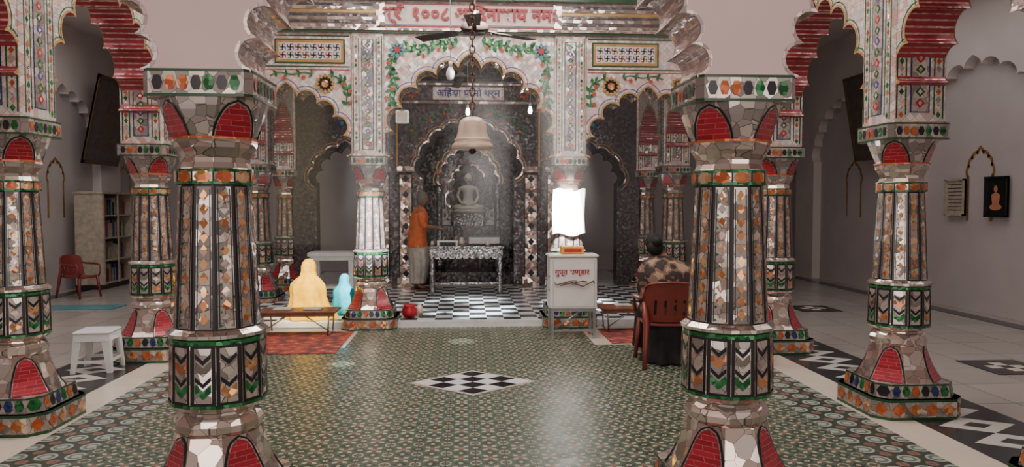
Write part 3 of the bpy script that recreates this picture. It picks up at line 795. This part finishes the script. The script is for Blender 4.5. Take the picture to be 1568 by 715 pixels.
o = plastic_chair('plastic_armchair', (-6.4, 12.5, .005), radians(-110), 'chair2'); o.scale = (.85, .85, .85)
mb = MB()
mb.box(-.19, .19, -.19, .19, .40, .43, 'wplastic', .012)
mb.loft([oct_ring(.19, .03, .33), oct_ring(.18, .03, .405)], 'wplastic', False)
for sx in (-1, 1):
    for sy in (-1, 1):
        mb.loft([[(sx * (.21 - i), sy * (.21 - j), 0) for i, j in ((0, 0), (.05, 0), (.05, .02), (.02, .05), (0, .05))], [(sx * (.18 - i), sy * (.18 - j), .4) for i, j in ((0, 0), (.09, 0), (.09, .02), (.02, .09), (0, .09))]], 'wplastic', False)
mb.box(-.17, .17, -.19, -.175, .1, .13, 'wplastic'); mb.box(-.17, .17, .175, .19, .1, .13, 'wplastic')
mb.box(-.19, -.175, -.17, .17, .1, .13, 'wplastic'); mb.box(.175, .19, -.17, .17, .1, .13, 'wplastic')
o = mb.obj('plastic_stool', (-3.47, 7.02, .006), (0, 0, .1)); o.scale = (.84, .84, .88)
def desk(loc, w, rot=0):
    mb = MB()
    mb.box(-w / 2, w / 2, -.2, .2, .27, .295, 'wood', .006)
    mb.box(-w / 2 + .02, w / 2 - .02, -.19, -.175, .235, .27, 'wood')
    for s in (-1, 1):
        x = s * (w / 2 - .08)
        for y in (-.17, .17): mb.tube([(x, y, .27), (x - s * .02, y, 0.012)], .009, 'metal')
        mb.tube([(x, -.17, .03), (x, .17, .03)], .008, 'metal'); mb.tube([(x, -.17, .06), (x - s * .3, -.17, .26)], .007, 'metal')
    return mb.obj('low_reading_desk', loc, (0, 0, rot))
desk((-2.02, 8.78, .006), .92); desk((1.98, 8.85, .006), .85)
slab('rug', -2.8, -1.4, 7.6, 8.9, .0085, .014, 'rug').name = 'rug'
slab('rug', 1.55, 2.8, 7.98, 8.9, .0085, .014, 'rug')
for xs, y in (((-2.2, -1.85), 8.76), ((1.85, 2.15), 8.84)):
    mb = MB()
    for x in xs: mb.box(x - .1, x + .1, y - .08, y + .08, .302, .322, 'cream', .004)
    mb.obj('prayer_books')
# donation box
e = empty('donation_box', (1.17, 8.45, .008))
mb = MB(); mb.box(-.27, .27, -.17, .17, .34, .93, 'wpaint', .012); mb.box(-.285, .285, -.185, .185, .93, .96, 'wpaint', .008)
mb.rect(((-.27, -.17, .34), (.27, -.17, .34), (.27, -.17, .93), (-.27, -.17, .93)), .06, .94, .04, .045, 'metal', .003)
for u in (.06, .94): mb.rect(((-.27, -.17, .34), (.27, -.17, .34), (.27, -.17, .93), (-.27, -.17, .93)), u - .004, u + .004, .04, .95, 'metal', .003)
mb.box(-.03, .03, -.19, -.17, .62, .67, 'metal')
mb.obj('cabinet', parent=e)
mb = MB()
for sx in (-1, 1):
    for sy in (-1, 1): mb.box(sx * .24 - .015, sx * .24 + .015, sy * .15 - .015, sy * .15 + .015, 0, .34, 'metal')
mb.box(-.24, .24, -.16, -.14, .08, .1, 'metal'); mb.box(-.24, .24, -.16, -.14, .31, .34, 'metal'); mb.tube([(-.24, -.15, .09), (.1, -.15, .33)], .008, 'metal')
mb.obj('stand', parent=e)
mb = MB(); mb.tube([(-.28, -.1, .72), (-.2, -.185, .62), (-.05, -.19, .66), (.1, -.19, .6), (.22, -.19, .66), (.29, -.1, .56)], .008, 'rust'); mb.tube([(-.28, -.1, .55), (-.1, -.19, .63), (.1, -.19, .66), (.29, -.1, .62)], .007, 'rust'); mb.obj('chain', parent=e)
text('label', 'गुप्त भण्डार', .085, 'redp', (-.02, -.176, .76), parent=e, ext=.001, bold=.02)
mb = MB(); mb.box(-.13, .13, -.09, .09, 0, .085, 'yellowb', .008); mb.box(-.1, .1, -.092, -.09, .02, .06, 'redp'); mb.obj('small_collection_box', (1.17, 8.45, .971))
# white sheet on the right column
mb = MB(); R = []
for k in range(11):
    z = 1.16 + k * .056; row = []
    for i in range(13):
        a = radians(-150 + i * 10); r = .235 + .012 * sin(i * 1.3 + k * .35)
        row.append((r * cos(a), r * sin(a), z + .02 * sin(i * .7)))
    R.append(row)
for k in range(10):
    for i in range(12): mb.face([R[k][i], R[k][i + 1], R[k + 1][i + 1], R[k + 1][i]], 'paper', True)
mb.obj('hanging_white_cloth', (FX, 9.3, 0))
mb = MB()
w, d = .62, .3
mb.box(-w, w, -d, d, .74, .78, 'silverw', .01); mb.box(-w + .03, w - .03, -d + .03, d - .03, .62, .74, 'silverw')
N = 9
for i in range(N):
    x = -w + .1 + (2 * w - .2) * (i + .5) / N; r = (2 * w - .2) / N / 2
    mb.face([(x + r * cos(pi + pi * k / 8), -d + .028, .62 + r * .8 * sin(pi + pi * k / 8)) for k in range(9)], 'silverw')
for sx in (-1, 1):
    for sy in (-1, 1):
        mb.lathe([(0, .035), (.05, .05), (.09, .03), (.13, .045), (.3, .028), (.34, .05), (.38, .03), (.5, .045), (.56, .03), (.6, .05), (.66, .05)], 'silverw', 16, (sx * (w - .07), sy * (d - .07), 0))
mb.box(-w + .07, w - .07, -d + .06, -d + .085, .16, .19, 'silverw')
mb.obj('carved_silver_table', (-.05, 12.15, .08))
mb = MB(); mb.box(-.17, .17, -.12, .12, .06, .085, 'wplastic', .005)
for sx in (-1, 1):
    for sy in (-1, 1): mb.box(sx * .15 - .015, sx * .15 + .015, sy * .1 - .015, sy * .1 + .015, 0, .06, 'wplastic')
mb.obj('offering_stand', (-.35, 12.05, .862))
mb = MB(); mb.box(-.28, .28, -.1, .1, 0, .16, 'dark', .01); mb.box(-.25, .25, -.105, -.1, .03, .13, 'metal'); mb.obj('donation_casket', (.25, 12.2, .862))
mb = MB()
for x, y, s in ((-.12, 12.3, 1.), (.3, 11.95, .6), (-.6, 12.1, .6)):
    mb.lathe([(0, .03 * s), (.01, .05 * s), (.05 * s, .06 * s), (.09 * s, .035 * s), (.12 * s, .045 * s)], 'brass', 16, (x, y, .862))
mb.obj('brass_vessels')
def mtable(loc):
    mb = MB(); mb.box(-.35, .35, -.25, .25, .68, .74, 'marble', .008); mb.box(-.32, .32, -.22, .22, .62, .68, 'marble')
    for sx in (-1, 1):
        for sy in (-1, 1): mb.box(sx * .28 - .035, sx * .28 + .035, sy * .18 - .035, sy * .18 + .035, 0, .62, 'marble', .006)
    mb.box(-.28, .28, -.18, .18, .2, .23, 'marble'); mb.obj('marble_side_table', loc)
mtable((-2.05, 11.3, .08))
mb = MB(); mb.lathe([(0, .05), (.03, .09), (.1, .1), (.15, .07), (.17, .08)], 'redp', 20, (-.78, 9.5, .08)); mb.lathe([(0, .04), (.1, .05), (.15, .02)], 'brass', 16, (-.66, 9.62, .08)); mb.ball((-.8, 9.72, .15), (.09, .07, .07), 'cream', 8); mb.obj('offering_pots')
slab('shrine_doormat', -1.0, -.65, 12.5, 13.0, .08, .09, 'wood')
slab('blue_floor_mat', -6.3, -5.2, 11.0, 11.5, 0, .012, 'grid')

# bookcase on left
mb = MB()
mb.box(-.24, .24, -.6, .6, 0, .08, 'dark'); mb.box(-.24, .24, -.6, -.57, .08, 1.72, 'beige'); mb.box(-.24, .24, .57, .6, .08, 1.72, 'beige'); mb.box(-.24, -.21, -.57, .57, .08, 1.72, 'beige')
mb.box(-.26, .26, -.62, .62, 1.72, 1.76, 'beige')
cl = ['redp', 'cream', 'bluep', 'orange', 'green', 'beige']
for k in range(4):
    z = .08 + k * .41; mb.box(-.21, .22, -.57, .57, z, z + .02, 'beige'); y = -.54
    while y < .5:
        t = random.uniform(.02, .05); h = random.uniform(.22, .33); mb.box(-.1, .12, y, y + t, z + .02, z + .02 + h, random.choice(cl)); y += t + random.choice((.004, .004, .05))
mb.box(.235, .25, -.02, .02, .08, 1.72, 'beige'); mb.box(.235, .25, -.58, -.53, .08, 1.72, 'beige'); mb.box(.235, .25, .53, .58, .08, 1.72, 'beige')
mb.obj('glass_bookcase', (-6.78, 14.2, .005))
def picture(name, loc, rot, w, h, frame, bgm, fig=True, tilt=0):
    mb = MB()
    mb.box(-w / 2, w / 2, -.03, 0, -h / 2, h / 2, bgm)
    f = .05 * max(w, .5)
    for x0, x1, z0, z1 in ((-w / 2, w / 2, h / 2 - f, h / 2), (-w / 2, w / 2, -h / 2, -h / 2 + f), (-w / 2, -w / 2 + f, -h / 2, h / 2), (w / 2 - f, w / 2, -h / 2, h / 2)): mb.box(x0, x1, -.05, .0, z0, z1, frame)
    if fig:
        s = h / 2; y = -.033
        mb.face([(.42 * s * cos(2 * pi * i / 20), y, -.5 * s + .16 * s * sin(2 * pi * i / 20)) for i in range(20)], fig)
        mb.face([(-.3 * s, y - .001, .1 * s), (-.2 * s, y - .001, -.5 * s), (.2 * s, y - .001, -.5 * s), (.3 * s, y - .001, .1 * s), (.1 * s, y - .001, .2 * s), (-.1 * s, y - .001, .2 * s)], fig)
        mb.face([(.13 * s * cos(2 * pi * i / 20), y - .002, .38 * s + .17 * s * sin(2 * pi * i / 20)) for i in range(20)], fig)
    else:
        for i in range(8): mb.box(-w * .35, w * .35, -.034, -.03, h * (.36 - i * .1) - .008, h * (.36 - i * .1), 'dark')
    o = mb.obj(name, loc); o.rotation_euler = (tilt, 0, rot); return o
figm = plain('portrait_figure', (.13, .08, .06), .4); glassdark = plain('portrait_dark_glass', (.1, .08, .07), .12)
gfr = plain('portrait_gilt_frame', (.16, .09, .05), .3, .4)
picture('framed_portrait', (-6.86, 14.55, 3.1), radians(90), 1.35, 1.65, gfr, glassdark, figm, radians(12))
picture('framed_portrait', (6.9, 12.5, 3.05), radians(-90), .9, 1.5, gfr, glassdark, figm, radians(10))
picture('saint_painting', (7.22, 9.65, 1.64), radians(-90), .42, .56, 'black', 'black', plain('saffron_figure', (.6, .25, .14), .5))
picture('inscription_board', (7.22, 10.5, 1.64), radians(-90), .42, .54, 'beige', 'beige', None)

# ------------------------------------------------------------------ people
def priest(loc, rot):
    e = empty('standing_priest', loc, (0, 0, rot))
    V = [(0, 0, .86, .12, .14)]; E = []
    t = chain(V, E, 0, [(0.01, 0, 1.0, .1, .12), (.03, 0, 1.2, .12, .15), (.04, 0, 1.32, .1, .13), (.05, 0, 1.38, .05), (.07, 0, 1.44, .048)])
    for s in (-1, 1):
        chain(V, E, 3, [(.04, s * .16, 1.32, .055), (.07, s * .2, 1.08, .042), (.3, s * .15, 1.05, .03)])
        chain(V, E, 0, [(0, s * .09, .8, .085), (.03, s * .09, .46, .055), (-.0, s * .09, .1, .038), (.02, s * .09, .045, .036), (.13, s * .1, .028, .028)])
    skin('body', V, E, 'skin', e)
    for s in (-1, 1): hand(e, (.31, s * .15, 1.05), (1, -s * .2, -.15), (0, 0, 1))
    head(e, (.1, 0, 1.53), 0, .15, hair='greyhair')
    mb = MB(); cloth(mb, [(0.0, 0, .72, .17, .21), (0, 0, .85, .16, .2), (.01, 0, 1.0, .15, .185), (.03, 0, 1.15, .155, .2), (.04, 0, 1.28, .14, .2), (.045, 0, 1.35, .1, .15), (.055, 0, 1.395, .06, .07)], 'saffron', 40, .025, 9)
    mb.obj('kurta', parent=e)
    for s in (-1, 1):
        V = [(.04, s * .13, 1.31, .075)]; E = []; chain(V, E, 0, [(.045, s * .18, 1.25, .075), (.07, s * .205, 1.08, .065), (.16, s * .18, 1.065, .055)]); skin('sleeve', V, E, 'saffron', e)
    mb = MB(); cloth(mb, [(.0, 0, .1, .13, .17), (.02, 0, .25, .15, .19), (.03, 0, .5, .17, .2), (.01, 0, .7, .17, .2), (0, 0, .82, .155, .19)], 'cream', 48, .07, 11)
    mb.obj('dhoti', parent=e)
    return e
priest((-.88, 12.65, .09), radians(10))
def veiled(name, loc, m, rot=0., sc=1.):
    e = empty(name, loc, (0, 0, rot)); e.scale = (sc,) * 3
    V = [(0, 0, .13, .15, .13)]; E = []
    t = chain(V, E, 0, [(0, .0, .3, .12, .1), (0, .02, .44, .13, .1), (0, .03, .53, .1, .08), (0, .05, .59, .045), (0, .07, .64, .045)])
    for s in (-1, 1):
        chain(V, E, 3, [(s * .15, .03, .51, .05), (s * .21, .08, .33, .04), (s * .12, .26, .27, .03)])
        chain(V, E, 0, [(s * .14, .08, .1, .08), (s * .32, .25, .1, .065), (s * .1, .38, .05, .045), (-s * .08, .36, .04, .035)])
    skin('body', V, E, 'skin', e)
    for s in (-1, 1): hand(e, (s * .12, .27, .27), (-s * .3, 1, -.2), (0, 0, 1))
    head(e, (0, .08, .72), pi / 2, .25)
    mb = MB()
    cloth(mb, [(0, .1, .005, .37, .3), (0, .09, .05, .36, .3), (0, .07, .12, .33, .27), (0, .04, .2, .28, .22), (0, .02, .32, .25, .185), (0, .01, .42, .255, .17), (0, .01, .5, .24, .155), (0, .02, .56, .18, .13), (0, .03, .61, .118, .115), (0, .04, .68, .1, .118), (0, .05, .75, .1, .12), (0, .055, .8, .085, .1), (0, .06, .84, .05, .06), (0, .06, .85, .01, .012)], m, 56, .05, 9)
    mb.obj('sari', parent=e)
    return e
veiled('seated_devotee_in_yellow', (-2.06, 9.46, .08), 'yellowc', radians(-8), .9)
veiled('seated_devotee_in_teal', (-1.7, 9.98, .08), 'teal', radians(-25), .62)
e = empty('seated_woman', (1.86, 6.93, .008), (0, 0, radians(-3)))
V = [(0, -.05, .5, .15, .13)]; E = []
t = chain(V, E, 0, [(0, -.04, .66, .12, .11), (-.01, -.0, .84, .14, .11), (-.02, .04, .95, .12, .09), (-.03, .06, 1.01, .045), (-.04, .08, 1.06, .045)])
for s in (-1, 1):
    chain(V, E, 3, [(s * .16 - .02, .04, .93, .055), (s * .23, .1, .72, .045), (s * .15, .32, .68, .033)])
    chain(V, E, 0, [(s * .1, .05, .5, .09), (s * .12, .4, .5, .065), (s * .12, .42, .12, .04), (s * .12, .43, .05, .035), (s * .12, .54, .03, .03)])
skin('body', V, E, 'skin', e)
for s in (-1, 1): hand(e, (s * .15, .33, .68), (-s * .3, 1, -.1), (0, 0, 1))
head(e, (-.1, .12, 1.125), pi / 2 + .15, .35, bun=True)
mb = MB()
cloth(mb, [(.03, -.02, .5, .265, .17), (.03, -.03, .6, .28, .175), (.03, -.02, .72, .295, .18), (.02, .0, .84, .29, .175), (0.01, .02, .91, .265, .16), (-.01, .03, .965, .21, .135), (-.04, .05, 1.01, .13, .1), (-.06, .07, 1.04, .07, .07)], 'leopard', 56, .035, 8)
mb.obj('leopard_shawl', parent=e)
mb = MB(); mb.loft([[(.29 + .05 * cos(a), .12 + .1 * sin(a), .55) for a in [i * pi / 6 for i in range(12)]], [(.28 + .08 * cos(a), .1 + .12 * sin(a), .7) for a in [i * pi / 6 for i in range(12)]], [(.2 + .1 * cos(a), .05 + .1 * sin(a), .88) for a in [i * pi / 6 for i in range(12)]], [(.14 + .05 * cos(a), .05 + .06 * sin(a), .96) for a in [i * pi / 6 for i in range(12)]]], 'leopard'); mb.obj('shawl_end', parent=e)
mb = MB()
cloth(mb, [(0, .38, .1, .24, .16), (0, .36, .25, .24, .17), (0, .32, .4, .24, .2), (0, .2, .5, .23, .28), (0, .12, .6, .2, .2)], 'blackc', 48, .06, 10)
cloth(mb, [(.03, .1, .015, .23, .22), (.02, .08, .1, .2, .2), (.02, .05, .22, .17, .17), (.02, .03, .33, .2, .19), (0.02, .02, .38, .19, .19)], 'blackc', 56, .1, 9)
mb.obj('skirt', parent=e)

# ------------------------------------------------------------------ added haze volume, stands in for camera glare around the sunbeams
hz = bpy.data.materials.new('glare_haze'); hz.use_nodes = True; nt = hz.node_tree; nt.nodes.clear()
out = nt.nodes.new('ShaderNodeOutputMaterial'); vs = nt.nodes.new('ShaderNodeVolumeScatter')
vs.inputs['Color'].default_value = (1, .96, .93, 1); vs.inputs['Density'].default_value = .035; vs.inputs['Anisotropy'].default_value = .2
nt.links.new(vs.outputs[0], out.inputs['Volume'])
mb = MB(); mb.box(-2.95, 2.95, 7.42, 8.99, 1.07, CH - .03, hz); mb.obj('glare_haze')

# ------------------------------------------------------------------ lights
def area(name, loc, rot, sx, sy, p, col):
    l = bpy.data.lights.new(name, 'AREA'); l.shape = 'RECTANGLE'; l.size = sx; l.size_y = sy; l.energy = p; l.color = col
    return place(name, l, loc, rot)
def spot(name, loc, tgt, ang, p, col, blend=.4, r=.03):
    l = bpy.data.lights.new(name, 'SPOT'); l.spot_size = radians(ang); l.energy = p; l.color = col; l.spot_blend = blend; l.shadow_soft_size = r
    o = place(name, l, loc); o.rotation_euler = (Vector(tgt) - Vector(loc)).to_track_quat('-Z', 'Y').to_euler(); return o
area('skylight_daylight', (0, 6.4, CH + .15), (0, 0, 0), 3.6, 3.6, 255, (1, .93, .87))
area('entrance_daylight', (0, -2.2, 2.4), (radians(80), 0, 0), 6, 3.2, 160, (1, .88, .81))
area('left_aisle_daylight', (-5.2, 8, 4.5), (0, 0, 0), 2.5, 10, 150, (1, .94, .91))
area('right_aisle_daylight', (5.2, 7, 4.5), (0, 0, 0), 2.5, 9, 82, (1, .94, .91))
area('shrine_lamp', (0, 11.2, 4.5), (0, 0, 0), 2.5, 2.5, 32, (1, .92, .82))
spot('sunbeam', (-1.3, 5.6, 4.6), (-2.07, 9.4, .45), 12, 5200, (1, .84, .45), .7)
spot('sunbeam', (.4, 5.4, 4.6), (1.24, 9.1, 1.4), 10, 30000, (1, .97, .93), .7)
spot('sunbeam', (-.6, 5.4, 4.6), (-1.24, 9.1, 1.3), 9, 17000, (.95, .97, 1), .7)
spot('sunbeam', (.2, 5.0, 4.6), (.0, 10.4, .08), 13, 22000, (1, .98, .96), .6)
spot('sunbeam', (-.3, 5.8, 4.65), (-1.25, 7.1, 0), 3, 2600, (1, .95, .85), .2)
spot('sunbeam', (-.2, 5.8, 4.65), (-.1, 8.2, 0), 3.4, 2200, (1, .97, .95), .2)
spot('sanctum_fill_spot', (0, 14.6, 3.4), (0, 15.2, 1.7), 70, 30, (1, .88, .74))  # added spot without a visible fixture, brightens the idols
w = bpy.data.worlds.new('world'); bpy.context.scene.world = w; w.use_nodes = True
w.node_tree.nodes['Background'].inputs[0].default_value = (.9, .78, .72, 1); w.node_tree.nodes['Background'].inputs[1].default_value = .5

cam = bpy.data.cameras.new('camera'); cam.sensor_width = 36; cam.lens = 36 * 1150 / 1600
co = place('camera', cam, (-.06, 0, 1.55), (radians(90 - 2.34), 0, radians(-3.63)))
bpy.context.scene.camera = co
